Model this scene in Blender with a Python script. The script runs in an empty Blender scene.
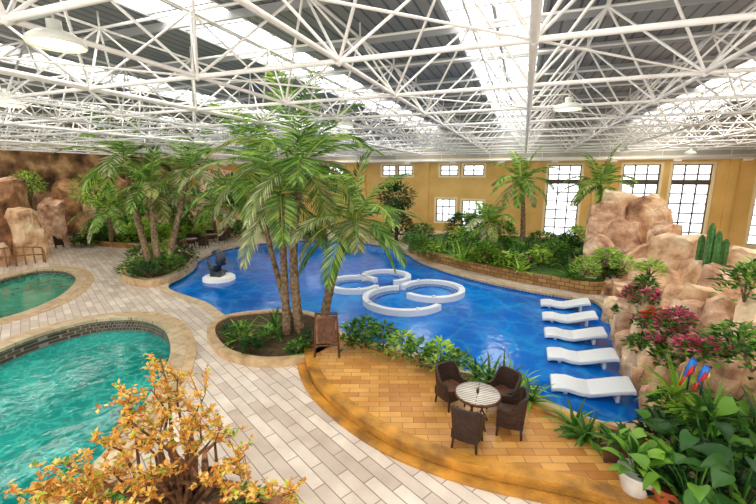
import bpy, bmesh, math, random
from mathutils import Vector, Matrix, noise
random.seed(11)
R=random.random
U=random.uniform
pi=math.pi
F=390.0; H=5.5
pitch=math.atan(77/390); yaw=math.radians(20.2)
cp,sp,cy,sy=math.cos(pitch),math.sin(pitch),math.cos(yaw),math.sin(yaw)
def ray(x,y):
    u=(x-378)/F; v=(252-y)/F; a=cp+v*sp; b=-sp+v*cp
    return Vector((u*cy-a*sy,a*cy+u*sy,b))
def G(x,y,z=0.0):
    r=ray(x,y); t=(z-H)/r.z
    return Vector((r.x*t,r.y*t,z))
def D(x,y,t):
    return ray(x,y)*t+Vector((0,0,H))
def lin(c):
    return tuple(((v/255)/12.92 if v/255<=0.04045 else ((v/255+0.055)/1.055)**2.4) for v in c)+(1.0,)

# ------------------------------------------------------------ materials
def base(name):
    m=bpy.data.materials.new(name); m.use_nodes=True
    nt=m.node_tree
    return m,nt,nt.nodes['Principled BSDF'],nt.nodes['Material Output']
def ramp(nt,fac,stops):
    r=nt.nodes.new('ShaderNodeValToRGB')
    e=r.color_ramp.elements
    e[0].position=stops[0][0]; e[0].color=stops[0][1]
    e[1].position=stops[-1][0]; e[1].color=stops[-1][1]
    for p,c in stops[1:-1]:
        n=e.new(p); n.color=c
    nt.links.new(fac,r.inputs[0]); return r.outputs[0]
def M(name,c1,c2=None,scale=4,rough=.6,bump=0,bscale=20,island=False,transl=0,metal=0,c3=None,emit=0,lo=.35,hi=.65,bdist=.1):
    m,nt,b,out=base(name); L=nt.links
    c2=c2 or c1
    tc=nt.nodes.new('ShaderNodeTexCoord')
    if island:
        g=nt.nodes.new('ShaderNodeNewGeometry'); fac=g.outputs['Random Per Island']; a,z=0,1
    else:
        n=nt.nodes.new('ShaderNodeTexNoise'); n.inputs['Scale'].default_value=scale; n.inputs['Detail'].default_value=7
        L.new(tc.outputs['Object'],n.inputs['Vector']); fac=n.outputs['Fac']; a,z=lo,hi
    st=[(a,lin(c1))]
    if c3: st.append(((a+z)/2,lin(c3)))
    st.append((z,lin(c2)))
    col=ramp(nt,fac,st)
    L.new(col,b.inputs['Base Color'])
    b.inputs['Roughness'].default_value=rough; b.inputs['Metallic'].default_value=metal
    if emit:
        L.new(col,b.inputs['Emission Color']); b.inputs['Emission Strength'].default_value=emit
    if bump:
        n2=nt.nodes.new('ShaderNodeTexNoise'); n2.inputs['Scale'].default_value=bscale; n2.inputs['Detail'].default_value=6
        L.new(tc.outputs['Object'],n2.inputs['Vector'])
        bp=nt.nodes.new('ShaderNodeBump'); bp.inputs['Strength'].default_value=bump; bp.inputs['Distance'].default_value=bdist
        L.new(n2.outputs['Fac'],bp.inputs['Height']); L.new(bp.outputs[0],b.inputs['Normal'])
    if transl:
        t=nt.nodes.new('ShaderNodeBsdfTranslucent'); L.new(col,t.inputs[0])
        mx=nt.nodes.new('ShaderNodeMixShader'); mx.inputs[0].default_value=transl
        L.new(b.outputs[0],mx.inputs[1]); L.new(t.outputs[0],mx.inputs[2]); L.new(mx.outputs[0],out.inputs[0])
    return m
def brick(name,c1,c2,mortar,bw,rh,ms,rot=0,rough=.5,bump=.3,dist=0,nscale=3,nmix=.35,dark=(.45,.42,.4,1)):
    m,nt,b,out=base(name); L=nt.links
    tc=nt.nodes.new('ShaderNodeTexCoord'); mp=nt.nodes.new('ShaderNodeMapping')
    mp.inputs['Rotation'].default_value=rot if isinstance(rot,tuple) else (0,0,rot)
    L.new(tc.outputs['Object'],mp.inputs[0]); vec=mp.outputs[0]
    k=nt.nodes.new('ShaderNodeTexBrick'); k.inputs['Scale'].default_value=1
    k.inputs['Color1'].default_value=lin(c1); k.inputs['Color2'].default_value=lin(c2); k.inputs['Mortar'].default_value=lin(mortar)
    k.inputs['Mortar Size'].default_value=ms; k.inputs['Brick Width'].default_value=bw; k.inputs['Row Height'].default_value=rh
    k.inputs['Mortar Smooth'].default_value=.3
    L.new(vec,k.inputs['Vector'])
    n=nt.nodes.new('ShaderNodeTexNoise'); n.inputs['Scale'].default_value=nscale; n.inputs['Detail'].default_value=8
    L.new(tc.outputs['Object'],n.inputs['Vector'])
    g=ramp(nt,n.outputs['Fac'],[(.3,dark),(.7,(1,1,1,1))])
    mx=nt.nodes.new('ShaderNodeMix'); mx.data_type='RGBA'; mx.blend_type='MULTIPLY'; mx.inputs[0].default_value=nmix
    L.new(k.outputs['Color'],mx.inputs[6]); L.new(g,mx.inputs[7])
    L.new(mx.outputs[2],b.inputs['Base Color']); b.inputs['Roughness'].default_value=rough
    bp=nt.nodes.new('ShaderNodeBump'); bp.inputs['Strength'].default_value=bump; bp.inputs['Distance'].default_value=.02; bp.invert=True
    L.new(k.outputs['Fac'],bp.inputs['Height']); L.new(bp.outputs[0],b.inputs['Normal'])
    return m
def water(name,deep,mid,light,tile,scale=.5,caus=.35,cscale=1.3):
    m,nt,b,out=base(name); L=nt.links
    tc=nt.nodes.new('ShaderNodeTexCoord')
    n=nt.nodes.new('ShaderNodeTexNoise'); n.inputs['Scale'].default_value=scale; n.inputs['Detail'].default_value=3; n.inputs['Distortion'].default_value=.5
    L.new(tc.outputs['Object'],n.inputs['Vector'])
    c=ramp(nt,n.outputs['Fac'],[(.25,lin(deep)),(.5,lin(mid)),(.78,lin(light))])
    n3=nt.nodes.new('ShaderNodeTexNoise'); n3.inputs['Scale'].default_value=2.2
    L.new(tc.outputs['Object'],n3.inputs['Vector'])
    ma=nt.nodes.new('ShaderNodeVectorMath'); ma.operation='MULTIPLY_ADD'
    L.new(n3.outputs['Color'],ma.inputs[0]); ma.inputs[1].default_value=(.3,.3,.3); L.new(tc.outputs['Object'],ma.inputs[2])
    k=nt.nodes.new('ShaderNodeTexBrick'); k.offset=0
    k.inputs['Scale'].default_value=1; k.inputs['Brick Width'].default_value=tile; k.inputs['Row Height'].default_value=tile
    k.inputs['Mortar Size'].default_value=tile*.07
    k.inputs['Color1'].default_value=(1,1,1,1); k.inputs['Color2'].default_value=(.68,.78,.84,1); k.inputs['Mortar'].default_value=(.8,.88,.93,1)
    L.new(ma.outputs[0],k.inputs['Vector'])
    mx=nt.nodes.new('ShaderNodeMix'); mx.data_type='RGBA'; mx.blend_type='MULTIPLY'; mx.inputs[0].default_value=.7
    L.new(c,mx.inputs[6]); L.new(k.outputs[0],mx.inputs[7])
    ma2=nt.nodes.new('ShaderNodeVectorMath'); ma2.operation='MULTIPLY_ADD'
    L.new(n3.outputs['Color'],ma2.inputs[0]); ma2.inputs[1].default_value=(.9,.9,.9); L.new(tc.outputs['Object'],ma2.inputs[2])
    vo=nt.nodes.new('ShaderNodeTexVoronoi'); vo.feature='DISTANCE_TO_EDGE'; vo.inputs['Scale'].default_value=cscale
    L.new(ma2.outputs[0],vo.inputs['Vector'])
    cf=ramp(nt,vo.outputs['Distance'],[(0,(caus,caus,caus,1)),(.13,(0,0,0,1))])  # bright caustic lines: rippled light painted into the water's base colour
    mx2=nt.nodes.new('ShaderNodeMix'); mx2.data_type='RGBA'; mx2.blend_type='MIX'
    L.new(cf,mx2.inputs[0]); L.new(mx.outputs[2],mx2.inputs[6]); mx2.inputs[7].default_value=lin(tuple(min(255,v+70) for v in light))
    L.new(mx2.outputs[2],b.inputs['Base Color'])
    b.inputs['Roughness'].default_value=.05; b.inputs['IOR'].default_value=1.33
    n2=nt.nodes.new('ShaderNodeTexNoise'); n2.inputs['Scale'].default_value=2.5; n2.inputs['Detail'].default_value=3
    L.new(tc.outputs['Object'],n2.inputs['Vector'])
    bp=nt.nodes.new('ShaderNodeBump'); bp.inputs['Strength'].default_value=.3; bp.inputs['Distance'].default_value=.05
    L.new(n2.outputs['Fac'],bp.inputs['Height']); L.new(bp.outputs[0],b.inputs['Normal'])
    return m
def emis(name,c,s):
    m,nt,b,out=base(name)
    b.inputs['Base Color'].default_value=lin(c); b.inputs['Emission Color'].default_value=lin(c); b.inputs['Emission Strength'].default_value=s
    return m

m_floor=brick('floor_stone',(244,234,222),(206,188,174),(150,134,122),.95,.26,.012,rot=math.radians(28),nscale=1.6,rough=.3,nmix=.5,dark=(.52,.46,.41,1))
m_coping=brick('coping_stone',(226,206,172),(200,174,138),(140,118,92),.6,.6,.01,nscale=4,rough=.35,nmix=.5)
m_coping2=M('coping_tan',(180,145,105),(215,188,148),scale=3,rough=.4)
m_deck=brick('sandstone_deck',(232,178,100),(196,134,68),(140,92,46),.5,.2,.007,rot=math.radians(-20),nscale=1.6,nmix=.5,rough=.3,dark=(.55,.42,.28,1))
m_deckedge=M('mossy_edge',(140,96,40),(226,160,60),scale=1.6,rough=.4,bump=.4,c3=(192,136,52))
m_mosaic=brick('mosaic_tile',(125,100,80),(75,62,55),(160,150,140),.12,.12,.01,rot=(pi/2,0,0),rough=.25)
m_bluetile=brick('blue_tile',(40,110,190),(20,80,160),(150,190,220),.15,.15,.01,rot=(pi/2,0,0),rough=.2)
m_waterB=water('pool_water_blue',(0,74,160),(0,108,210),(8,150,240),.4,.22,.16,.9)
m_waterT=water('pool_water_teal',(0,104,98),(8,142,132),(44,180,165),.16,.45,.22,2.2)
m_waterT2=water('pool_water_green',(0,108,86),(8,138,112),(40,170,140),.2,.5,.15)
m_white=M('white_plaster',(240,240,238),rough=.4)
m_greywall=M('grey_cladding',(185,185,180),(165,165,162),scale=1,rough=.6)
m_roofsteel=M('white_steel',(246,244,240),(232,230,226),scale=2,rough=.4)
m_purlin=M('grey_steel',(165,167,168),rough=.5)
m_yellow=M('yellow_plaster',(230,192,116),(214,174,96),scale=.6,rough=.7)
m_trimw=M('cream_trim',(238,222,180),rough=.6)
m_frame=M('window_frame_bronze',(80,72,64),rough=.4)
m_pane=emis('daylit_glass',(250,252,255),1.8)
m_sky=emis('skylight_panel',(255,251,243),4.6)
m_rock=M('rock',(128,88,60),(248,222,186),scale=1.0,rough=.7,bump=1,bscale=3,c3=(224,180,138),lo=.30,hi=.62,bdist=.2)
m_rock3=M('rock_pinkish',(140,98,72),(244,212,180),scale=1.6,rough=.7,bump=1,bscale=4,c3=(210,164,130),lo=.30,hi=.66,bdist=.2)
m_rock2=M('rock_brown',(95,62,40),(205,158,110),scale=1.1,rough=.9,bump=1,bscale=3,c3=(158,112,74),bdist=.2)
m_rockwall=M('mural_rock',(70,50,34),(214,176,124),scale=.7,rough=.9,bump=1,bscale=1.2,c3=(148,110,74),bdist=.6,lo=.36,hi=.64)
m_soil=M('soil',(60,42,28),(95,75,45),scale=5,rough=.95,bump=.8,bscale=15)
m_grass=M('ground_cover',(40,80,25),(95,140,45),scale=6,rough=.9,bump=1,bscale=25)
m_stonewall=brick('retaining_stone',(200,156,92),(158,112,62),(90,70,45),.4,.2,.02,rot=(pi/2,0,0),nscale=3,nmix=.5)
m_trunk=M('palm_bark',(85,66,46),(160,134,100),scale=9,rough=.9,bump=.6,bscale=20)
m_wood=M('dark_wood',(70,42,28),(110,70,45),scale=8,rough=.6)
m_orangewood=M('orange_wood',(120,78,42),(165,112,62),scale=5,rough=.5)
m_wicker=brick('wicker',(88,56,40),(52,31,24),(25,15,12),.04,.02,.004,rot=(pi/2,0,0),rough=.5,bump=.6)
m_driftwood=M('driftwood',(80,48,30),(165,115,75),scale=6,rough=.8,bump=.6,bscale=12)
def leafm(n,a,b,c=None,tr=.3,rough=.45): return M(n,a,b,c3=c,island=True,transl=tr,rough=rough)
l_palm=leafm('palm_leaf',(56,100,34),(188,214,108),(118,166,62))
l_palm2=leafm('palm_leaf_pale',(118,128,82),(232,232,184),(172,188,124))
l_palm3=leafm('palm_leaf_olive',(84,90,42),(202,198,120),(142,152,78))
l_green=leafm('leaf_green',(22,66,18),(140,190,64),(66,124,34))
l_dark=leafm('leaf_dark',(10,40,14),(66,118,42),(28,78,26))
l_lime=leafm('leaf_lime',(95,150,40),(214,232,100),(150,196,62))
l_orange=leafm('leaf_orange',(204,126,48),(255,228,130),(240,186,80))
l_pink=leafm('flower_pink',(205,50,100),(252,160,190),(230,90,140))
l_red=leafm('flower_red',(190,25,30),(235,80,60))
m_cactus=M('cactus_skin',(45,100,45),(90,140,70),scale=8,rough=.6)
m_pot=M('white_ceramic',(235,232,225),(215,210,200),scale=5,rough=.2)
m_terra=M('terracotta',(175,85,50),(200,110,70),scale=5,rough=.7)
m_dark=M('bronze_dark',(25,35,45),(55,65,75),scale=6,rough=.3)
m_deckmetal=brick('roof_deck_sheet',(138,141,142),(124,128,130),(74,77,80),6.0,.35,.04,rough=.5,rot=pi/2,nmix=.3)
m_lamp=M('lamp_reflector',(215,218,208),rough=.3)
m_lampE=emis('lamp_glow',(255,248,220),2.0)
m_blueP=M('parrot_blue',(20,80,190),(40,130,220),scale=10)
m_yelP=M('parrot_yellow',(240,200,30),rough=.5)
m_redP=M('parrot_red',(210,40,30),rough=.5)
m_ttop=brick('table_slats',(232,228,220),(215,208,198),(110,95,85),3,.07,.012,rough=.25)
m_shellwhite=M('pool_white',(232,238,244),rough=.3)

# ------------------------------------------------------------ mesh builder
Z=Vector((0,0,1))
class MB:
    def __init__(s): s.v=[];s.f=[];s.m=[];s.sm=[]
    def add(s,vs,fs,m=0,sm=False):
        o=len(s.v); s.v.extend([tuple(p) for p in vs])
        for f in fs: s.f.append([i+o for i in f]); s.m.append(m); s.sm.append(sm)
    def tube(s,path,rad,n=6,m=0,sm=True,cap=True):
        path=[Vector(p) for p in path]
        if not isinstance(rad,(list,tuple)): rad=[rad]*len(path)
        vs=[];fs=[]
        for i,p in enumerate(path):
            a=path[max(0,i-1)]; b=path[min(len(path)-1,i+1)]
            d=(b-a).normalized()
            ref=Vector((1,0,0)) if abs(d.z)>.8 else Z
            x=d.cross(ref).normalized(); y=d.cross(x).normalized()
            for k in range(n):
                t=2*pi*k/n; vs.append(p+(x*math.cos(t)+y*math.sin(t))*rad[i])
        for i in range(len(path)-1):
            for k in range(n):
                fs.append((i*n+k,i*n+(k+1)%n,(i+1)*n+(k+1)%n,(i+1)*n+k))
        if cap:
            fs.append(tuple(range(n))[::-1]); fs.append(tuple((len(path)-1)*n+k for k in range(n)))
        s.add(vs,fs,m,sm)
    def box(s,c,sz,m=0,rz=0,mat=None):
        c=Vector(c); vs=[]
        Mx=mat or Matrix.Rotation(rz,3,'Z')
        for dx in(-.5,.5):
            for dy in(-.5,.5):
                for dz in(-.5,.5): vs.append(c+Mx@Vector((dx*sz[0],dy*sz[1],dz*sz[2])))
        s.add(vs,[(0,1,3,2),(4,6,7,5),(0,4,5,1),(2,3,7,6),(0,2,6,4),(1,5,7,3)],m)
    def leaf(s,p,d,L,W,m=0,up=None):
        d=d.normalized(); side=d.cross(up or Z)
        if side.length<.05: side=d.cross(Vector((1,0,0)))
        side.normalize(); n=side.cross(d)
        mid=p+d*L*.45
        s.add([p,mid+side*W*.5+n*W*.15,p+d*L-n*L*.08,mid-side*W*.5+n*W*.15],[(0,1,2),(0,2,3)],m)
    def blade(s,p,d,L,W,droop,m=0,segs=5,prof='leaf',fold=.2,roll=0):
        d=d.normalized(); side=d.cross(Z)
        if side.length<.05: side=Vector((U(-1,1),U(-1,1),0))
        side.normalize()
        if roll: side=(Matrix.Rotation(roll,3,d)@side)
        cur=Vector(p); vs=[];fs=[]
        for i in range(segs+1):
            t=i/segs
            if prof=='leaf': w=math.sin(pi*min(1,max(0,t))**.8)
            elif prof=='heart': w=math.sin(pi*(t*.88+.12)**.62)
            else: w=min(1,.4+t*4)*(1-t)**.6
            w=max(w,.01)*W*.5
            n=side.cross(d)
            vs+= [cur-side*w+n*w*fold, cur, cur+side*w+n*w*fold]
            d=(d+Vector((0,0,-droop/segs))).normalized(); cur=cur+d*L/segs
        for i in range(segs):
            a=i*3
            fs+=[(a,a+1,a+4,a+3),(a+1,a+2,a+5,a+4)]
        s.add(vs,fs,m,True)
    def rock(s,c,rx,ry,rz,m=0,down=False,n=15,rough=.12,cuts=3):
        c=Vector(c); bm=bmesh.new()
        for i in range(n):
            d=Vector((random.gauss(0,1),random.gauss(0,1),random.gauss(0,1))).normalized()
            q=[math.copysign(abs(k)**.75,k) for k in d]
            bm.verts.new((c.x+q[0]*rx,c.y+q[1]*ry,c.z+q[2]*rz))
        if down:
            for i in range(7):
                a=2*pi*i/7+U(-.3,.3); bm.verts.new((c.x+math.cos(a)*rx*.95,c.y+math.sin(a)*ry*.95,-.25))
        r=bmesh.ops.convex_hull(bm,input=bm.verts)
        dead=set(g for g in r['geom_interior']+r['geom_unused'] if isinstance(g,bmesh.types.BMVert))
        bmesh.ops.delete(bm,geom=list(dead),context='VERTS')
        bmesh.ops.subdivide_edges(bm,edges=bm.edges[:],cuts=cuts,use_grid_fill=True)
        k=max(rx,ry,rz)
        for v in bm.verts:
            nv=noise.noise_vector(v.co*1.3/k*1.2+Vector((c.x,c.y,3)))+noise.noise_vector(v.co*4/k)*.3
            v.co+=nv*rough*k*1.3
        bm.verts.index_update()
        s.add([v.co.copy() for v in bm.verts],[[v.index for v in f.verts] for f in bm.faces],m); bm.free()
    def lathe(s,c,prof,n=20,m=0,sm=True):
        c=Vector(c); vs=[];fs=[]
        for r,z in prof:
            for k in range(n):
                t=2*pi*k/n; vs.append(c+Vector((r*math.cos(t),r*math.sin(t),z)))
        for i in range(len(prof)-1):
            for k in range(n): fs.append((i*n+k,i*n+(k+1)%n,(i+1)*n+(k+1)%n,(i+1)*n+k))
        s.add(vs,fs,m,sm)
    def obj(s,name,mats,origin=None,bevel=0):
        if origin is None:
            xs=[p[0] for p in s.v]; ys=[p[1] for p in s.v]; zs=[p[2] for p in s.v]
            origin=Vector(((min(xs)+max(xs))/2,(min(ys)+max(ys))/2,min(zs)))
        origin=Vector(origin)
        me=bpy.data.meshes.new(name)
        me.from_pydata([(p[0]-origin.x,p[1]-origin.y,p[2]-origin.z) for p in s.v],[],s.f)
        for q in mats: me.materials.append(q)
        me.polygons.foreach_set('material_index',s.m); me.polygons.foreach_set('use_smooth',s.sm)
        me.update()
        o=bpy.data.objects.new(name,me); o.location=origin; bpy.context.collection.objects.link(o)
        if bevel:
            b=o.modifiers.new('bevel','BEVEL'); b.width=bevel; b.segments=2; b.limit_method='ANGLE'
        return o
O0=(0,0,0)

# ------------------------------------------------------------ outlines
def smooth(pts,n=8):
    out=[];k=len(pts)
    for i in range(k):
        p0,p1,p2,p3=pts[(i-1)%k],pts[i],pts[(i+1)%k],pts[(i+2)%k]
        for j in range(n):
            t=j/n
            out.append(0.5*((2*p1)+(p2-p0)*t+(2*p0-5*p1+4*p2-p3)*t*t+(3*p1-p0-3*p2+p3)*t**3))
    return out
def outline(px,z=0,n=8):
    o=smooth([G(x,y,z) for x,y in px],n)
    A=sum(o[i].x*o[(i+1)%len(o)].y-o[(i+1)%len(o)].x*o[i].y for i in range(len(o)))
    if A<0: o.reverse()
    return [Vector((p.x,p.y,0)) for p in o]
def offset(o,d):
    r=[];k=len(o)
    for i in range(k):
        t=(o[(i+1)%k]-o[(i-1)%k]).normalized()
        r.append(o[i]+Vector((t.y,-t.x,0))*d)
    return r
def prism(mb,o,z0,z1,mt=0,ms=0):
    k=len(o)
    mb.add([Vector((p.x,p.y,z1)) for p in o],[tuple(range(k))],mt)
    vs=[Vector((p.x,p.y,z0)) for p in o]+[Vector((p.x,p.y,z1)) for p in o]
    mb.add(vs,[(i,(i+1)%k,k+(i+1)%k,k+i) for i in range(k)],ms)
def ring(mb,o,d0,d1,z0,z1,m=0):
    a=offset(o,d0) if d0 else o; b=offset(o,d1); k=len(o)
    vs=[Vector((p.x,p.y,z)) for z in(z0,z1) for q in(a,b) for p in q]
    fs=[]
    for i in range(k):
        j=(i+1)%k
        fs+=[(2*k+i,3*k+i,3*k+j,2*k+j),(k+i,k+j,3*k+j,3*k+i),(i,2*k+i,2*k+j,j)]
    mb.add(vs,fs,m)

pool=outline([(168,289),(178,276),(196,262),(222,250),(262,243),(310,240),(360,242),(398,250),(425,264),(470,278),(520,289),(565,297),(598,303),(614,330),(630,365),(655,410),(610,425),(545,402),(500,386),(450,366),(400,350),(352,338),(320,322),(270,318),(232,320),(205,303)])
teal=outline([(-60,375),(0,350),(30,338),(62,328),(100,320),(140,319),(164,328),(172,348),(166,372),(150,398),(128,430),(90,470),(40,510),(-60,560),(-160,480),(-140,410)])
green=outline([(-60,300),(-20,286),(12,276),(42,270),(66,271),(77,279),(66,293),(42,306),(10,317),(-30,325),(-70,320)])

cu=bpy.data.curves.new('floor','CURVE'); cu.dimensions='2D'; cu.fill_mode='BOTH'
for pts in ([Vector((-39,-4,0)),Vector((21,-4,0)),Vector((21,37,0)),Vector((-39,37,0))],pool,teal,green):
    sp_=cu.splines.new('POLY'); sp_.points.add(len(pts)-1)
    for i,p in enumerate(pts): sp_.points[i].co=(p.x,p.y,0,1)
    sp_.use_cyclic_u=True
tmp=bpy.data.objects.new('tmp',cu); bpy.context.collection.objects.link(tmp)
bpy.context.view_layer.update()
dg=bpy.context.evaluated_depsgraph_get()
me=bpy.data.meshes.new_from_object(tmp.evaluated_get(dg)); bpy.data.objects.remove(tmp)
me.materials.clear(); me.materials.append(m_floor)
fl=bpy.data.objects.new('floor',me); bpy.context.collection.objects.link(fl)
for p in me.polygons: p.material_index=0

def poolobj(name,o,wz,mw,mt,c1,c2=None):
    mb=MB()
    k=len(o)
    vs=[Vector((p.x,p.y,-1.2)) for p in o]+[Vector((p.x,p.y,0.0)) for p in o]
    mb.add(vs,[(i,(i+1)%k,k+(i+1)%k,k+i) for i in range(k)],1)
    mb.add([Vector((p.x,p.y,-1.2)) for p in o],[tuple(range(k))],1)
    mb.add([Vector((p.x,p.y,wz)) for p in o],[tuple(range(k))],0)
    ring(mb,o,-.04,c1,-.06,.05,2)
    if c2: ring(mb,o,c1,c1+c2,-.02,.03,3)
    return mb.obj(name,[mw,mt,m_coping,m_coping2],O0)
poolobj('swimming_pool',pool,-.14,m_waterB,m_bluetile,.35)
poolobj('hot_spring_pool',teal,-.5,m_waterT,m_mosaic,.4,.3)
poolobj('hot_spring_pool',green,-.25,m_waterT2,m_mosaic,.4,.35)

dk=outline([(305,354),(311,342),(345,338),(400,354),(450,370),(500,390),(545,407),(600,424),(655,440),(720,470),(760,520),(690,530),(640,508),(590,492),(540,481),(490,471),(440,457),(390,437),(345,409),(315,380)],.22)
mb=MB(); prism(mb,dk,-.3,.22,0,1); ring(mb,dk,-.28,.02,.2,.26,1); ring(mb,dk,.02,.25,-.1,.05,1)
mb.obj('sandstone_deck',[m_deck,m_deckedge],O0)

def planter(name,px,h=.25,soil=m_soil,edge=m_coping,w=.3,z0=-.02,curb=True):
    o=outline(px,0)
    mb=MB(); prism(mb,o,z0,h-.06,0,1)
    if curb: ring(mb,o,-.05,w,z0,h,1)
    mb.obj(name,[soil,edge],O0); return o
planter('tree_planter',[(214,334),(228,322),(262,317),(300,317),(330,328),(328,346),(306,360),(262,364),(226,354)],.22,w=.22,z0=-.5,edge=m_coping2)
planter('tree_planter',[(126,276),(134,266),(158,258),(186,257),(192,265),(180,276),(158,285),(138,284)],.4,edge=m_coping2,w=.3)
planter('garden_bed',[(412,250),(425,258),(470,270),(520,281),(565,289),(600,293),(640,280),(640,258),(600,250),(560,246),(500,242),(440,240)],.55,soil=m_grass,edge=m_stonewall,w=.2,z0=-.5)
planter('garden_bed',[(60,530),(120,490),(200,488),(270,505),(330,560),(250,640),(120,640),(40,600)],.1,w=.15,edge=m_rock2)
planter('garden_bed',[(96,238),(130,232),(190,230),(205,236),(170,246),(110,246)],.4,soil=m_grass,edge=m_stonewall)
planter('garden_bed',[(662,425),(700,395),(760,380),(850,400),(850,520),(740,560),(690,500)],.45,soil=m_soil,edge=m_rock)
o=outline([(612,297),(628,330),(645,362),(672,402),(720,392),(800,380),(900,330),(800,270),(700,262),(640,262),(612,280)],0)
mb=MB(); prism(mb,o,-.2,.7,0,1); mb.obj('rock_terrace',[m_rock3,m_rock],O0)

# ------------------------------------------------------------ room shell
YB=36.6; XL=-38.5; XR=20.5
wins=[]
for x0,x1 in[(1.9,4.4),(7.4,9.9),(10.7,13.2),(16.0,18.5)]: wins.append((x0,x1,.35,6.3,3,8))
for x0,x1 in[(-13,-11.7),(-11.4,-10),(-7.3,-5.7),(-5.2,-3.4),(-19,-17.2),(-22,-20.2)]: wins.append((x0,x1,5.45,6.4,2,2))
wins.append((-7.6,-5.8,1.2,3.3,3,3)); wins.append((-5.2,-3.3,.1,3.2,3,4))
def wall(name,wins,mats,a,b,z0,z1,pos,axis='x',thick=.3,s=1):
    mb=MB()
    xs=sorted(set([a,b]+[w[0] for w in wins]+[w[1] for w in wins]))
    for i in range(len(xs)-1):
        x0,x1=xs[i],xs[i+1]; zz=[]
        for w in wins:
            if w[0]<=x0+1e-4 and w[1]>=x1-1e-4: zz.append((w[2],w[3]))
        zz.sort(); cur=z0; seg=[]
        for q in zz: seg.append((cur,q[0])); cur=q[1]
        seg.append((cur,z1))
        for q0,q1 in seg:
            if q1-q0<.01: continue
            c=((x0+x1)/2,pos+s*thick/2,(q0+q1)/2); sz=(x1-x0,thick,q1-q0)
            if axis=='y': c=(c[1],c[0],c[2]); sz=(thick,x1-x0,q1-q0)
            mb.box(c,sz)
    return mb.obj(name,mats,O0)
wall('wall_back',wins,[m_yellow],XL,XR,0,6.95,YB)
wall('wall_back_upper',[],[m_greywall],XL,XR,6.95,9.9,YB)
wall('wall_left',[],[m_rockwall],-4,YB,0,8.0,XL,'y',s=-1)
wall('wall_left_upper',[],[m_greywall],-4,YB,8.0,9.9,XL,'y',s=-1)
wall('wall_right',[],[m_yellow],-4,YB,0,9.9,XR,'y')
for i,w in enumerate(wins):
    mb=MB(); x0,x1,z0,z1,nx,nz=w
    mb.box(((x0+x1)/2,YB+.2,(z0+z1)/2),(x1-x0,.02,z1-z0),1)
    t=.09
    for k in range(nx+1):
        x=x0+(x1-x0)*k/nx; mb.box((x,YB+.12,(z0+z1)/2),(t if 0<k<nx else .16,.1,z1-z0),0)
    for k in range(nz+1):
        z=z0+(z1-z0)*k/nz; mb.box(((x0+x1)/2,YB+.12,z),(x1-x0,.1,t if 0<k<nz else .16),0)
    if nz>4: mb.box(((x0+x1)/2,YB+.1,z0+(z1-z0)*.78),(x1-x0,.14,.3),0)
    for sx in(x0-.1,x1+.1): mb.box((sx,YB-.03,(z0+z1)/2),(.18,.08,z1-z0+.36),2)
    for sz in(z0-.09,z1+.09):
        if sz>.1: mb.box(((x0+x1)/2,YB-.04,sz),(x1-x0+.2,.1,.18),2)
    mb.obj('window_%d'%(i+1),[m_frame,m_pane,m_trimw],O0)
n=0
for x in[-30,-24,-15,-8.6,-2.2,.9,5.6,6.7,14.4]:
    n+=1; mb=MB(); mb.box((x,YB-.12,3.45),(.5,.24,6.9)); mb.obj('trim_%d'%n,[m_yellow],O0)
mb=MB(); mb.box(((XL+XR)/2,YB-.15,6.85),(XR-XL,.3,.25)); mb.obj('trim_11',[m_trimw],O0)
mb=MB(); mb.box((XL+.1,16,8.0),(.3,40,.3)); mb.obj('trim_12',[m_trimw],O0)
mb=MB(); mb.box(((XL+XR)/2,YB-.03,.15),(XR-XL,.06,.3)); mb.obj('baseboard_back',[m_trimw],O0)
mb=MB(); mb.tube([(XL+.2,YB-.7,6.75),(XR-.2,YB-.7,6.75)],.12,10,0)
for i in range(14):
    x=XL+2+i*4.2; mb.tube([(x,YB-.7,6.8),(x,YB-.7,7.3)],.02,4,0); mb.box((x+1,YB-.7,6.58),(.5,.3,.12),0)
mb.obj('ventilation_duct',[m_white],O0)

strips=[(-34.3,-32.4),(-26.3,-24.4),(-18.0,-15.9),(-9.6,-7.3),(-2.2,.2),(7.4,10.8)]
ZR=9.6
mb=MB(); ms=MB(); cur=XL-.5
for a,b in strips+[(XR+.5,XR+.6)]:
    mb.box(((cur+a)/2,16.2,ZR+.1),(a-cur,41.6,.12),0)
    if b<XR:
        ms.box(((a+b)/2,16.2,ZR+.16),(b-a,41.6,.05),0)
        y=-4
        while y<37:
            ms.box(((a+b)/2,y,ZR+.08),(b-a,.07,.08),1); y+=1.25
        for x in(a,b,(a+b)/2): ms.box((x,16.2,ZR+.05),(.09,41.6,.1),1)
    cur=b
y=-3
while y<37:
    mb.box(((XL+XR)/2,y,ZR-.08),(XR-XL,.08,.2),1); y+=3.0
mb.obj('ceiling',[m_deckmetal,m_purlin],O0)
ms.obj('ceiling_skylight',[m_sky,m_purlin],O0)

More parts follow.
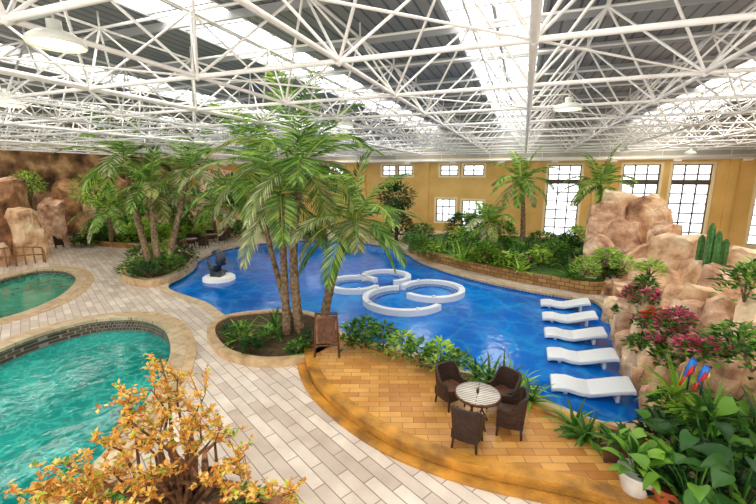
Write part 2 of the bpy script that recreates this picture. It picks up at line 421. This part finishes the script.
mb=MB(); S=3.0; zb,zt=7.35,9.2
bm=bmesh.new(); bmesh.ops.create_icosphere(bm,subdivisions=1,radius=1)
bm.verts.index_update(); icoV=[v.co.copy() for v in bm.verts]; icoF=[[v.index for v in f.verts] for f in bm.faces]; bm.free()
nx=20; ny=13; x0=-39.0; y0=-2.7
def nb(i,j): return Vector((x0+i*S,y0+j*S,zb))
def ntp(i,j): return Vector((x0+(i+.5)*S,y0+(j+.5)*S,zt))
def inb(p): return XL+.1<p.x<XR-.1 and p.y<YB-.1
def strut(a,b,r,n=6):
    if inb(a) and inb(b): mb.tube([a,b],r,n,0,True,False)
def node(p,r):
    if inb(p): mb.add([p+v*r for v in icoV],icoF,0,True)
for i in range(nx+1):
    for j in range(ny+1):
        p=nb(i,j); node(p,.09)
        big=(i%3==1)
        strut(p,nb(i,j+1),.065 if big else .04); strut(p,nb(i+1,j),.044)
        t=ntp(i,j); node(t,.07)
        for q in(nb(i,j),nb(i+1,j),nb(i,j+1),nb(i+1,j+1)): strut(q,t,.029,5)
        strut(t,ntp(i+1,j),.036,5); strut(t,ntp(i,j+1),.036,5)
        if inb(t): mb.tube([t,t+Vector((0,0,.4))],.03,4,0)
        if (i+j)%2==0: strut(p,nb(i+1,j+1),.02,4)
mb.obj('ceiling_space_frame',[m_roofsteel],O0)

def lamp(x,y,zl,s=1):
    r=ray(x,y); t=(zl-H)/r.z; p=Vector((r.x*t,r.y*t,zl))
    mb=MB()
    mb.lathe(p,[(.31*s,0),(.32*s,.02),(.30*s,.07),(.22*s,.13),(.1*s,.17),(.08*s,.17),(.08*s,.28),(.0,.29)],24,0)
    mb.lathe(p,[(.27*s,.02),(.0,.01)],24,1)
    mb.tube([p+Vector((0,0,.27)),Vector((p.x,p.y,zb))],.015,6,0)
    q=Vector((round((p.x-x0)/S)*S+x0,p.y,zb))
    mb.tube([Vector((p.x,p.y,zb)),q],.02,6,0)
    mb.obj('high_bay_lamp',[m_lamp,m_lampE])
for a in[(57,46,7.0,.95),(568,110,7.0,1.0),(8,106,7.0,1.0),(345,127,7.0,.9),(690,154,6.6,.9),(200,142,6.9,.9),(430,148,6.9,.9),(626,152,6.7,.9)]: lamp(*a)

# ------------------------------------------------------------ plants
def palm(base,top,nf,L,tr=.16,ns=24,lw=.07,bend=.3,emax=80,emin=-30,lst=(1,1,3,4)):
    mb=MB(); base=Vector(base); top=Vector(top)
    off=Vector((U(-bend,bend),U(-bend,bend),0)); path=[];rad=[]
    K=26
    for i in range(K+1):
        t=i/K; path.append(base.lerp(top,t)+off*math.sin(pi*t))
        rad.append(tr*(1.25-.5*t)*(1.0 if i%2 else .85)+(.06 if i>K-3 else 0))
    mb.tube(path,rad,9,0)
    for i in range(nf):
        az=i*2.39996+U(-.2,.2); q=(i+.5)/nf
        el=math.radians(emax+(emin-emax)*q**.9+U(-8,8))
        d=Vector((math.cos(az)*math.cos(el),math.sin(az)*math.cos(el),math.sin(el)))
        l=L*U(.82,1.08); seg=12; cur=top.copy(); pts=[cur.copy()];ds=[d.copy()]
        dr=U(1.0,1.6)
        for k in range(seg):
            d=(d+Vector((0,0,-dr/seg*(.5+1.3*k/seg)))).normalized(); cur=cur+d*l/seg
            if cur.z>9.0: cur.z=9.0
            pts.append(cur.copy()); ds.append(d.copy())
        mb.tube(pts,[.035*(1-.8*k/seg) for k in range(seg+1)],4,2)
        mi=random.choice(lst) if q>.35 else 1
        if q>.9 and R()<.4: mi=3
        for k in range(ns):
            t=.1+.9*(k+.5)/ns; f=t*seg; a=min(int(f),seg-1); p=pts[a].lerp(pts[a+1],f-a); dd=ds[a]
            side=dd.cross(Z)
            if side.length<.05: side=Vector((math.sin(az),-math.cos(az),0))
            side.normalize(); up=side.cross(dd)
            ll=L*.27*(math.sin(pi*(.14+.8*t))**.7)*U(.9,1.1)
            for sg in(-1,1):
                ld=side*sg*(1-.35*t)+dd*(.45+.5*t)+up*.15+Vector((0,0,-.35+U(-.12,.12)))
                mb.leaf(p,ld,ll,lw,mi,up)
    return mb.obj('palm_tree',[m_trunk,l_palm,l_lime,l_palm2,l_palm3],base)
palm(G(287,335,.16),D(281,195,13.8),16,3.1,tr=.13,ns=30,lw=.06)
palm(G(300,333,.16),D(303,162,13.8),20,3.3,tr=.15,ns=30,lw=.06)
palm(G(322,331,.16),D(352,220,13.3),18,2.7,tr=.15,bend=.15,ns=30,lw=.06)
palm(G(294,330,.16),D(256,160,14.6),13,3.0,tr=.1,ns=30,lw=.06)
palm(G(152,270,.34),D(124,158,23.5),18,3.3,tr=.17,ns=20,lw=.1)
palm(G(160,272,.34),D(152,186,23.0),14,2.8,tr=.17,ns=20,lw=.1)
palm(G(166,270,.34),D(190,168,23.5),18,3.2,tr=.17,ns=20,lw=.1)
palm(G(522,249,.5),D(522,180,27),18,2.7,tr=.17,ns=18,lw=.12,bend=.1)
palm(G(598,255,.5),D(600,185,25),16,2.6,tr=.15,ns=18,lw=.12,bend=.1)
palm(G(488,256,.5),D(488,222,25),16,2.2,tr=.2,ns=18,lw=.12,bend=.1)
palm(G(112,242,.35),D(108,212,27),16,2.4,tr=.15,ns=16,lw=.12,bend=.1)
palm(G(216,238,.0),D(214,205,30),16,2.6,tr=.15,ns=16,lw=.13,bend=.1)

def shrubs(name,items,mats,leafL=.16,leafW=.08,dens=1,flower=0):
    for p,rx,h in items:
        mb=MB(); p=Vector(p)
        for k in range(7):
            a=U(0,2*pi); e=p+Vector((math.cos(a)*rx*.6,math.sin(a)*rx*.6,h*U(.5,.85)))
            mb.tube([p,p.lerp(e,.5)+Vector((0,0,h*.1)),e],[.02,.015,.008],4,0)
        N=int(dens*420*max(.3,rx*h))
        for k in range(N):
            a=U(0,2*pi); r=math.sqrt(R()); zc=R()**.7
            rr=rx*r*math.sqrt(max(0.05,1-(zc*.9)**3))
            q=p+Vector((math.cos(a)*rr,math.sin(a)*rr,.04+h*zc*(1-.25*r)))
            d=Vector((math.cos(a)+U(-.6,.6),math.sin(a)+U(-.6,.6),U(-.2,.9)))
            mi=1
            if flower and zc>.45 and R()<flower: mi=2
            mb.leaf(q,d,leafL*U(.7,1.3),leafW*U(.8,1.2),mi)
        mb.obj(name,mats)
def strap(name,p,nl,L,W,mats,droop=1.0,e0=75,e1=25,stem=0,prof='strap'):
    mb=MB(); p=Vector(p)
    if stem: mb.tube([p,p+Vector((0,0,stem))],.04,6,0)
    q=p+Vector((0,0,stem))
    for i in range(nl):
        az=i*2.4+U(-.3,.3); el=math.radians(e0+(e1-e0)*i/nl+U(-8,8))
        d=Vector((math.cos(az)*math.cos(el),math.sin(az)*math.cos(el),math.sin(el)))
        mb.blade(q,d,L*U(.75,1.1),W,droop*U(.7,1.3),1,6,prof)
    mb.obj(name,mats)
def broad(name,p,nl,hh,L,W,mats,spread=.5):
    mb=MB(); p=Vector(p)
    for i in range(nl):
        az=i*2.4+U(-.4,.4); r=spread*math.sqrt((i+.5)/nl)*U(.7,1.2); h=hh*U(.5,1.1)*(1-.4*r/max(spread,.01)*.8)
        e=p+Vector((math.cos(az)*r,math.sin(az)*r,h))
        mb.tube([p+Vector((math.cos(az)*.05,math.sin(az)*.05,0)),p.lerp(e,.6)+Vector((0,0,h*.12)),e],[.02,.016,.01],5,0)
        d=Vector((math.cos(az)+U(-.4,.4),math.sin(az)+U(-.4,.4),U(-.6,.8)))
        mb.blade(e,d,L*U(.6,1.15),W*U(.7,1.1),U(.3,1.6),1,6,'heart',.4,U(-.5,.5))
    mb.obj(name,mats)
gm=[m_trunk,l_green]; dm=[m_trunk,l_dark]; lm=[m_trunk,l_lime]

for x,y,r,h in[(352,347,.45,.8),(366,348,.5,1.0),(384,352,.5,.95),(402,358,.45,.8),(420,364,.45,.75),(440,370,.5,.85),(456,376,.45,.7)]:
    shrubs('potted_shrub',[(G(x,y,.22),r,h)],random.choice([gm,gm,lm]),leafL=.2,leafW=.1,dens=1.1)
for x,y,L in[(476,378,.8),(490,384,1.0),(503,388,1.0),(517,392,.9),(531,402,.8)]:
    strap('dracaena_plant',G(x,y,.22),22,L,.1,[l_lime,random.choice([l_green,l_lime])],1.1)
for x,y in[(574,430),(586,440)]:
    strap('fern',G(x,y,.22),34,.75,.09,[l_dark,l_green],1.2,80,10)
for x,y,r,h,mm in[(240,345,.4,.8,gm),(252,352,.3,.4,dm),(268,342,.4,.5,gm),(312,347,.35,.6,dm),(232,338,.3,.5,dm),(298,352,.3,.35,gm)]:
    shrubs('shrub',[(G(x,y,.16),r,h)],mm,leafL=.18,leafW=.09)
strap('dracaena_plant',G(275,330,.16),20,1.1,.13,[l_green,l_green],.9)
strap('dracaena_plant',G(244,340,.16),22,.9,.09,[l_lime,l_lime],.9)
for x,y,r,h,mm in[(135,275,.8,.9,gm),(150,278,.8,.8,dm),(170,272,.9,1.0,gm),(185,264,.8,1.1,dm),(142,264,.8,1.2,gm),(165,262,.9,1.4,lm)]:
    shrubs('shrub',[(G(x,y,.34),r,h)],mm,leafL=.26,leafW=.13,dens=.7)
for k in range(50):
    x=U(412,632); f=(x-412)/220
    y=U(244+8*f,257+33*f-3)
    h=U(.6,1.5); r=U(.6,1.0)
    shrubs('shrub',[(G(x,y,.5),r,h)],random.choice([gm,gm,dm,lm]),leafL=.28,leafW=.13,dens=.6)
for k in range(14):
    x=U(430,600); f=(x-412)/220
    strap('agave_plant',G(x,U(250+5*f,262+26*f),.5),20,U(1.0,1.6),.14,[l_green,random.choice([l_green,l_lime,l_palm])],.8)
for k in range(7):
    x=U(440,590); f=(x-412)/220
    shrubs('flowering_shrub',[(G(x,255+22*f,.5),.45,.7)],[m_trunk,l_green,random.choice([l_pink,l_red])],leafL=.2,leafW=.15,flower=.5,dens=.8)
for x,y,r,h,mm in[(462,241,1.5,2.6,dm),(480,243,1.6,2.9,gm),(500,243,1.3,2.0,gm),(398,242,1.4,2.6,dm),(420,241,1.3,1.6,gm),(542,247,1.1,1.3,gm),(578,252,1.2,2.0,lm),(562,254,1.,1.4,gm),(380,240,1.2,1.3,gm),(352,239,1.2,1.5,dm)]:
    shrubs('tall_bush',[(G(x,y,0),r,h)],mm,leafL=.34,leafW=.17,dens=.5)
def tree(p,top,r,mats,n=900,lL=.35):
    mb=MB(); p=Vector(p); top=Vector(top)
    mb.tube([p,p.lerp(top,.5)+Vector((.1,.1,0)),top],[.16,.12,.07],7,0)
    for k in range(8):
        a=k*.8; e=top+Vector((math.cos(a)*r*.7,math.sin(a)*r*.7,U(-.2,.6)*r))
        s=p.lerp(top,U(.6,.95)); mb.tube([s,s.lerp(e,.5)+Vector((0,0,.1)),e],[.05,.035,.015],5,0)
    for k in range(n):
        d=Vector((random.gauss(0,1),random.gauss(0,1),random.gauss(0,1))).normalized()
        q=top+Vector((d.x*r,d.y*r,d.z*r*.75))*(R()**.4)
        mb.leaf(q,d+Vector((0,0,U(-.5,.3))),lL*U(.7,1.3),lL*.45,1)
    mb.obj('broadleaf_tree',mats)
tree(G(396,240),D(396,197,31),1.5,dm,900)
tree(G(98,243),D(96,190,28),1.5,lm,600,.32)
tree(G(228,238),D(232,192,32),1.8,gm,800,.4)
tree(G(180,239),D(178,203,31),1.6,gm,700,.38)
tree(G(135,241),D(140,200,28),1.4,gm,700,.36)
tree(G(38,226,0) if False else D(30,205,27.5)-Vector((0,0,3)),D(28,183,27.5),1.0,lm,400,.25)
for k in range(26):
    x=U(95,330); y=U(234,243) if x<210 else U(234,239)
    shrubs('shrub',[(G(x,y,.2 if x<205 else 0),U(.8,1.3),U(1.0,2.0))],random.choice([gm,lm,gm,dm]),leafL=.34,leafW=.17,dens=.5)
for x,y in[(46,244),(58,243),(86,246),(20,252)]:
    shrubs('shrub',[(G(x,y),.9,1.1)],gm,leafL=.3,leafW=.15,dens=.5)

# ------------------------------------------------------------ rocks
def rocks(name,items,mats,m=0,down=True,**k):
    mb=MB()
    for x,y,rx,ry,t in items:
        c=D(x,y,t); s=t/F
        mb.rock(c,rx*s,rx*s*.9,ry*s,random.choice(range(len(mats))) if m is None else m,down=down,**k)
    return mb.obj(name,mats)
def gt(x,y,z): return (z-H)/ray(x,y).z
rocks('rock_waterfall',[
 (626,200,24,13,21.5),(642,210,20,18,21),(606,222,20,22,21.5),(598,262,16,26,20),(622,240,20,22,20.5),(590,284,10,12,19.5),(660,218,14,14,20.5),
 (655,258,24,16,19),(686,248,30,20,17.0),(666,236,16,14,18.5),(640,275,22,18,18.5),(612,290,14,12,18.5),(704,278,22,20,15.5),(668,285,20,18,16.0),(640,255,16,16,18.8),
 (732,284,28,22,13.6),(750,260,26,12,14.8),(770,285,22,24,13.0),(715,256,18,12,16)],[m_rock,m_rock,m_rock3],None)
it=[]
for x,y,rx,ry,z in[(615,306,11,10,.5),(622,322,11,11,.5),(628,338,12,11,.45),(636,356,13,12,.45),(646,374,14,12,.4),(656,392,14,11,.4),
 (634,312,16,15,1.1),(645,332,18,17,1.1),(658,355,17,15,1.0),(672,378,18,15,.9),(655,308,17,17,1.6),(672,328,17,15,1.6),(684,352,20,17,1.5),(700,378,20,15,1.3),
 (690,316,24,20,2.1),(712,342,24,20,2.0),(728,370,22,16,1.6),(722,316,22,20,2.5),(742,340,24,22,2.3),(762,318,22,20,2.7),(762,362,22,18,2.0),(676,300,18,16,2.1),(700,298,18,15,2.5)]:
    it.append((x,y,rx,ry,gt(x,y,z)))
rocks('rock_waterfall',it,[m_rock,m_rock,m_rock3],None)
rocks('rock_formation',[(4,200,24,24,26),(22,222,14,18,25.5),(-6,232,20,20,25),(12,186,14,10,27),(36,234,9,10,26),(-4,250,12,8,24)],[m_rock2,m_rock,m_rock3],None)
rocks('rock_formation',[(195,195,30,16,38),(220,185,22,16,40),(150,200,24,16,36),(70,195,16,18,32.5),(92,205,16,14,34),(52,208,12,16,31.5),(120,190,20,16,35)],[m_rock2,m_rock3],None)
for x,y,z in[(628,298,1.2),(641,302,1.5),(650,298,1.8),(655,320,1.7),(668,330,1.9),(660,344,1.4),(690,352,1.9),(645,322,1.4),(676,322,2.2),(634,292,1.6),(704,352,2.1)]:
    shrubs('flowering_shrub',[(G(x,y+6,z),.32,.42)],[m_trunk,l_green,random.choice([l_pink,l_pink,l_pink,l_red])],leafL=.13,leafW=.1,flower=.65,dens=2)
for x,y,z,r,h in[(605,268,2.2,.5,.8),(585,276,1,.6,1.0),(622,272,2.0,.4,.6),(744,302,3.0,.5,.8),(762,300,3.0,.5,.9),(645,290,2,.3,.4),(735,356,2.4,.4,.6),(752,372,2.1,.5,.7),(622,316,.9,.25,.4),(640,350,.9,.3,.35),(668,366,1.2,.3,.4),(650,276,2.4,.35,.45)]:
    shrubs('shrub',[(G(x,y,z),r,h)],random.choice([gm,lm,gm]),leafL=.2,leafW=.1,dens=1)
for x,y0_,y1_,t in[(706,266,222,15.0),(714,266,230,14.8),(722,266,238,14.9),(698,264,234,15.4)]:
    a=D(x,y0_,t); b=Vector((a.x,a.y,D(x,y1_,t).z)); mb=MB()
    vs=[];n=16;K=10
    path=[a.lerp(b,i/K) for i in range(K+1)]
    for i,p in enumerate(path):
        rr=.12*(1 if i<K-1 else (.8 if i==K-1 else .3))
        for k in range(n):
            tt=2*pi*k/n; q=rr*(1 if k%2 else .78); vs.append(p+Vector((math.cos(tt)*q,math.sin(tt)*q,0)))
    mb.add(vs,[(i*n+k,i*n+(k+1)%n,(i+1)*n+(k+1)%n,(i+1)*n+k) for i in range(K) for k in range(n)]+[tuple(K*n+k for k in range(n))],0)
    mb.obj('cactus',[m_cactus])

# ------------------------------------------------------------ foreground right foliage
for x,y,z,n_,hh,L,W,mm in[(676,466,.4,18,.9,.4,.24,l_green),(704,474,.4,18,1.2,.46,.28,l_dark),(742,474,.4,20,1.4,.5,.32,l_green),
   (692,512,.4,18,1.1,.46,.3,l_green),(735,520,.4,16,1.2,.5,.34,l_dark),(718,432,.4,14,1.3,.38,.2,l_lime),(752,435,.4,16,1.5,.42,.26,l_green)]:
    broad('elephant_ear_plant',G(x,y,z),n_,hh,L,W,[l_green,mm],.6)
for x,y,r,h,mm in[(700,414,.5,.7,lm),(742,410,.6,1.0,dm),(670,424,.45,.7,gm),(725,445,.6,.9,gm),(664,490,.35,.5,dm),(658,444,.4,.6,dm),(757,402,.6,1.1,gm),(690,442,.5,.8,lm),(720,490,.5,.8,dm)]:
    shrubs('shrub',[(G(x,y,.4),r,h)],mm,leafL=.2,leafW=.1,dens=1.3)
for x,y,m_ in[(672,418,l_lime),(735,400,l_lime),(752,458,l_green),(706,448,l_green)]:
    strap('dracaena_plant',G(x,y,.6),28,.9,.09,[l_green,m_],1,80,25,.5)
def pot(p,r,h,m,name='potted_plant',leaves=None,kind='broad'):
    mb=MB(); p=Vector(p)
    mb.lathe(p,[(0,0),(r*.62,0),(r*.72,.04),(r*.98,h*.75),(r*1.05,h*.92),(r*1.08,h),(r*.96,h),(r*.92,h*.9),(0,h*.88)],28,0)
    q=p+Vector((0,0,h*.88))
    for i in range(26):
        az=i*2.4; el=math.radians(80-60*i/26)
        d=Vector((math.cos(az)*math.cos(el),math.sin(az)*math.cos(el),math.sin(el)))
        if kind=='broad':
            e=q+d*r*U(.8,1.6); mb.tube([q,e],.008,4,2); mb.blade(e,d,r*1.1,r*.6,1,2,5,'heart')
        else: mb.blade(q,d,r*2.6,r*.3,1.1,2,6,'strap')
    mb.obj(name,[m,m_soil,leaves or l_green])
pot(G(634,492,.22),.27,.42,m_pot,leaves=l_green)
pot(G(664,502,.22),.2,.32,m_terra,leaves=l_dark)
mb=MB(); c=G(618,456,.22)
for sx in(-1,1): mb.box(c+Vector((sx*.24,0,.2)),(.05,.5,.36)); mb.box(c+Vector((0,sx*.24,.2)),(.5,.05,.36))
for sx in(-1,1):
    for sy_ in(-1,1): mb.box(c+Vector((sx*.26,sy_*.26,.2)),(.06,.06,.4))
mb.box(c+Vector((0,0,.3)),(.46,.46,.04),1)
for i in range(60):
    a=U(0,6.28); q=c+Vector((U(-.2,.2),U(-.2,.2),.32)); d=Vector((math.cos(a),math.sin(a),U(.3,1.6)))
    mb.blade(q,d,U(.25,.5),.08,.9,2,5)
mb.obj('wooden_planter_box',[m_wood,m_soil,l_green])
def parrot(p,s=1):
    mb=MB(); p=Vector(p)
    def P(x,z,y=0): return p+Vector((x,y,z))*s
    mb.tube([P(0,-.6),P(0,0)],.03*s,6,3)
    mb.tube([P(-.12,-.22),P(-.06,-.05),P(0,.1),P(.03,.28),P(.04,.4),P(.04,.47)],[.03*s,.08*s,.13*s,.11*s,.09*s,.03*s],10,0)
    mb.tube([P(.06,.02,-.02),P(.09,.14,-.02),P(.09,.28,-.02)],[.05*s,.09*s,.04*s],8,1)
    mb.tube([P(.1,.42),P(.17,.41),P(.18,.34)],[.045*s,.035*s,.005*s],6,3)
    for sg in(-1,1): mb.tube([P(.02,.26,sg*.1),P(-.03,.08,sg*.13),P(-.12,-.12,sg*.09)],[.03*s,.07*s,.01*s],6,2)
    for k in(-1,0,1): mb.tube([P(-.1,-.15,k*.03),P(-.22,-.5,k*.05)],[.03*s,.012*s],5,2)
    mb.obj('parrot_statue',[m_blueP,m_yelP,m_redP,m_dark])
parrot(G(690,372,1.9),.6); parrot(G(703,378,1.9),.55)

# ------------------------------------------------------------ foreground orange bush
mb=MB(); b0=G(185,515,.05)
cl=[(178,372,5.6),(150,388,5.5),(205,395,5.6),(118,410,5.3),(165,415,5.4),(222,425,5.5),(95,440,5.2),(140,440,5.2),(190,440,5.3),(60,462,5.1),(110,470,5.1),(150,475,5.0),(225,470,5.2),(40,490,4.9),(85,495,4.9),(130,500,4.9),(255,488,5.1),(295,492,5.2),(160,356,5.7),(245,455,5.5),(60,500,4.8),(20,500,4.8),(130,395,5.5),(200,418,5.4)]
for x,y,t in cl:
    e=D(x,y,t); mid=b0.lerp(e,.5)+Vector((U(-.25,.25),U(-.25,.25),.1))
    mid2=b0.lerp(e,.8)+Vector((U(-.12,.12),U(-.12,.12),.02))
    mb.tube([b0+Vector((U(-.1,.1),U(-.1,.1),0)),mid,mid2,e],[.05,.028,.016,.006],6,0)
    for k in range(11):
        d=Vector((random.gauss(0,1),random.gauss(0,1),random.gauss(0,.8)+.3)).normalized()
        q=mid2.lerp(e,R()); q2=q+d*U(.15,.42)
        mb.tube([q,q2],[.006,.003],3,0,cap=False)
        for j in range(17):
            w=q.lerp(q2,U(.2,1.1)); dd=Vector((U(-1,1),U(-1,1),U(-.6,1)))
            mb.leaf(w,dd,U(.05,.1),U(.035,.06),1 if R()<.88 else 2)
mb.obj('golden_leaf_bush',[m_driftwood,l_orange,l_lime])
mb=MB()
for k in range(18):
    a=U(0,6.28); p=G(190,496,.05)+Vector((U(-.2,.2),U(-.2,.2),0)); pts=[p];d=Vector((math.cos(a)*.5,math.sin(a)*.5,1))
    for j in range(6):
        d=(d+Vector((U(-.8,.8),U(-.8,.8),U(-.5,.3)))).normalized(); pts.append(pts[-1]+d*.19)
    mb.tube(pts,[.09,.085,.07,.06,.045,.03,.01],7,0)
mb.obj('driftwood_stump',[m_driftwood])
for x,y,r,h in[(120,515,.35,.4),(245,515,.35,.4)]:
    shrubs('shrub',[(G(x,y,.05),r,h)],[m_trunk,l_green],leafL=.14,leafW=.07)

# ------------------------------------------------------------ furniture
def chair_mesh():
    mb=MB()
    mb.box((0,0,.33),(.52,.52,.2),0); mb.box((0,.01,.455),(.46,.46,.06),1)
    for sx in(-1,1):
        for s2 in(-1,1): mb.tube([(sx*.22,s2*.22,.25),(sx*.24,s2*.24,0)],[.03,.022],6,0)
    n=22; vs=[];fs=[]
    for i in range(n+1):
        th=-2.2+4.4*i/n
        f=max(0,math.cos(th))
        top=.64+.28*min(1,f*1.6)**1.2
        sx,sy2=math.sin(th),-math.cos(th)
        e=1/((abs(sx)**4+abs(sy2)**4)**.25)
        for r,z in((.27*e,.22),(.31*e+.02*f,top),(.26*e+.02*f,top),(.23*e,.22)):
            vs.append((sx*r,sy2*r,z))
    for i in range(n):
        for k in range(4): fs.append((i*4+k,i*4+(k+1)%4,(i+1)*4+(k+1)%4,(i+1)*4+k))
    fs.append((0,1,2,3)); fs.append((n*4+3,n*4+2,n*4+1,n*4))
    mb.add(vs,fs,0)
    return mb
cm=None
def chair(p,target):
    global cm
    if cm is None:
        o=chair_mesh().obj('wicker_armchair',[m_wicker,m_wood],O0); cm=o.data
    else:
        o=bpy.data.objects.new('wicker_armchair',cm); bpy.context.collection.objects.link(o)
    o.location=p; d=Vector(target)-Vector(p); o.rotation_euler=(0,0,math.atan2(d.y,d.x)-pi/2)
def table(p,r=.46,h=.74):
    mb=MB(); p=Vector(p)
    mb.lathe(p,[(0,h),(r,h),(r+.01,h-.015),(r,h-.035),(0,h-.035)],32,0)
    mb.lathe(p,[(r-.0,h+.005),(r+.025,h-.01),(r+.02,h-.05),(r-.03,h-.05)],32,1)
    for k in range(4):
        a=pi/4+k*pi/2; c,s=math.cos(a),math.sin(a)
        mb.tube([p+Vector((c*r*.6,s*r*.6,h-.04)),p+Vector((c*r*.25,s*r*.25,h*.5)),p+Vector((c*r*.65,s*r*.65,0))],.02,6,1)
    mb.tube([p+Vector((0,0,h)),p+Vector((0,0,h+.1))],.03,8,1)
    mb.obj('round_table',[m_ttop,m_wood])
tp=G(476,424,.22); table(tp,.46,.74)
for x,y in[(450,404),(467,444),(509,431)]:
    q=G(x,y,.22); chair(q,tp)
chair(tp+Vector((.5,.72,0)),tp)
for (x,y) in[(192,248),(212,243),(75,246)]:
    t0=G(x,y); table(t0,.45)
    for a in(.3,2.4,4.3): chair(t0+Vector((math.cos(a)*.95,math.sin(a)*.95,0)),t0)

mb=MB(); c=G(327,358,.22)
rt=Matrix.Rotation(math.radians(25),3,'Z')
def E(x,y,z): return c+rt@Vector((x,y,z))
for sx in(-1,1): mb.tube([E(sx*.36,0,0),E(sx*.3,.2,1.35)],.03,6,0)
mb.tube([E(0,.75,0),E(0,.2,1.3)],.028,6,0)
mb.tube([E(-.36,.02,.38),E(.36,.02,.38)],.03,6,0); mb.tube([E(-.32,.18,1.3),E(.32,.18,1.3)],.03,6,0)
mb.box(E(0,.07,.85),(.6,.03,.8),1,mat=rt@Matrix.Rotation(math.radians(-8.5),3,'X'))
mb.box(E(0,.05,.85),(.5,.03,.7),0,mat=rt@Matrix.Rotation(math.radians(-8.5),3,'X'))
mb.obj('wooden_easel_sign',[m_wood,m_driftwood])

for Y in(17.9,16.15,14.4,12.6,10.75):
    mb=MB(); prof=[(0,.02),(.15,.06),(.4,.08),(.65,.03),(.9,.03),(1.2,.12),(1.5,.22),(1.8,.30),(1.9,.30)]
    K=len(prof); vs=[]
    for yy in(-.40,.40):
        for x,z in prof: vs.append((1.05+x,Y+yy,z))
        for x,z in prof: vs.append((1.05+x,Y+yy,z-.12))
    fs=[]
    for i in range(K-1):
        fs+=[(i,i+1,K+i+1,K+i),(2*K+i,3*K+i,3*K+i+1,2*K+i+1),(i,2*K+i,2*K+i+1,i+1),(K+i,K+i+1,3*K+i+1,3*K+i)]
    fs+=[(0,K,3*K,2*K),(K-1,3*K-1,4*K-1,2*K-1)]
    mb.add(vs,fs,0)
    for x in(.35,1.55): mb.box((1.05+x,Y,-.5),(.1,.6,1.1),0)
    mb.obj('pool_lounger',[m_shellwhite],bevel=.03)

def arc(mb,c,r,a0,a1,w,z0,z1,m=0):
    n=int(abs(a1-a0)/.13)+2; vs=[];fs=[]
    for i in range(n+1):
        a=a0+(a1-a0)*i/n; d=Vector((math.cos(a),math.sin(a),0))
        for rr,z in((r-w/2,z0),(r-w/2,z1),(r+w/2,z1),(r+w/2,z0)): vs.append(c+d*rr+Vector((0,0,z)))
    for i in range(n):
        for k in range(4): fs.append((i*4+k,(i+1)*4+k,(i+1)*4+(k+1)%4,i*4+(k+1)%4))
    fs+=[(0,1,2,3),(n*4+3,n*4+2,n*4+1,n*4)]
    mb.add(vs,fs,m)
for x,y,r,a0,a1 in[(354,284,1.3,.9,6.2),(386,277,1.25,-.9,3.9),(404,299,1.75,2.0,6.0),(432,290,1.45,-2.2,3.2)]:
    mb=MB(); c=G(x,y); c.z=0
    arc(mb,c,r,a0,a1,.26,-1.0,.12,0); arc(mb,c,r-.3,a0,a1,.36,-1.0,-.08,1)
    for k in range(3):
        a=a0+(a1-a0)*(k+.5)/3; mb.lathe(c+Vector((math.cos(a)*r,math.sin(a)*r,.12)),[(.09,0),(.09,.05),(0,.07)],10,0)
    mb.obj('spa_ring_seat',[m_shellwhite,m_bluetile])

mb=MB(); c=G(219,277); c.z=0
mb.lathe(c,[(0,.1),(.75,.1),(.85,.02),(.9,-.6)],20,1)
mb.rock(c+Vector((0,0,.15)),.5,.45,.3,0)
path=[(-.7,.9),(-.6,.55),(-.35,.3),(0,.45),(.2,.8),(.25,1.15),(.05,1.42),(-.2,1.4),(-.38,1.3)]
mb.tube([c+Vector((x,0,z)) for x,z in path],[.04,.1,.2,.28,.29,.26,.2,.09,.04],10,0)
mb.blade(c+Vector((-.68,0,.85)),Vector((-.5,.6,.5)),.45,.22,.3,0,5); mb.blade(c+Vector((-.68,0,.85)),Vector((-.5,-.6,.5)),.45,.22,.3,0,5)
mb.blade(c+Vector((.4,0,.9)),Vector((1,0,.1)),.4,.3,.5,0,5)
for s2 in(-1,1): mb.blade(c+Vector((0,s2*.2,.75)),Vector((-.4,s2,-.2)),.5,.22,.3,0,5)
mb.obj('dolphin_fountain_statue',[m_dark,m_white])

mb=MB(); a=G(-34,274); b=G(44,262)
K=8; pr=[]
for i in range(K+1):
    t=i/K; p=a.lerp(b,t); pr.append(p); mb.tube([p,p+Vector((0,0,.95+.25*math.sin(pi*t)))],.045,6,0)
for h in(.5,.95): mb.tube([p+Vector((0,0,h+.25*math.sin(pi*i/K)*(1 if h>.9 else .6))) for i,p in enumerate(pr)],.045,6,0)
mb.tube([b+Vector((0,0,.95)),b+Vector((.35,-.1,.75)),b+Vector((.45,-.15,0))],.045,6,0)
mb.obj('pool_handrail',[m_orangewood])

# ------------------------------------------------------------ world, camera
w=bpy.data.worlds.new('World'); bpy.context.scene.world=w; w.use_nodes=True
bg=w.node_tree.nodes['Background']; bg.inputs[0].default_value=(1,.96,.9,1); bg.inputs[1].default_value=1.5
cam=bpy.data.cameras.new('camera'); cam.lens=36*F/756; cam.sensor_width=36; cam.clip_end=200; cam.clip_start=.05
co=bpy.data.objects.new('camera',cam); bpy.context.collection.objects.link(co)
co.location=(0,0,H); co.rotation_euler=(pi/2-pitch,0,yaw)
sc=bpy.context.scene; sc.camera=co
sc.view_settings.view_transform='Standard'; sc.view_settings.exposure=0.35
print('done',len(bpy.data.objects))
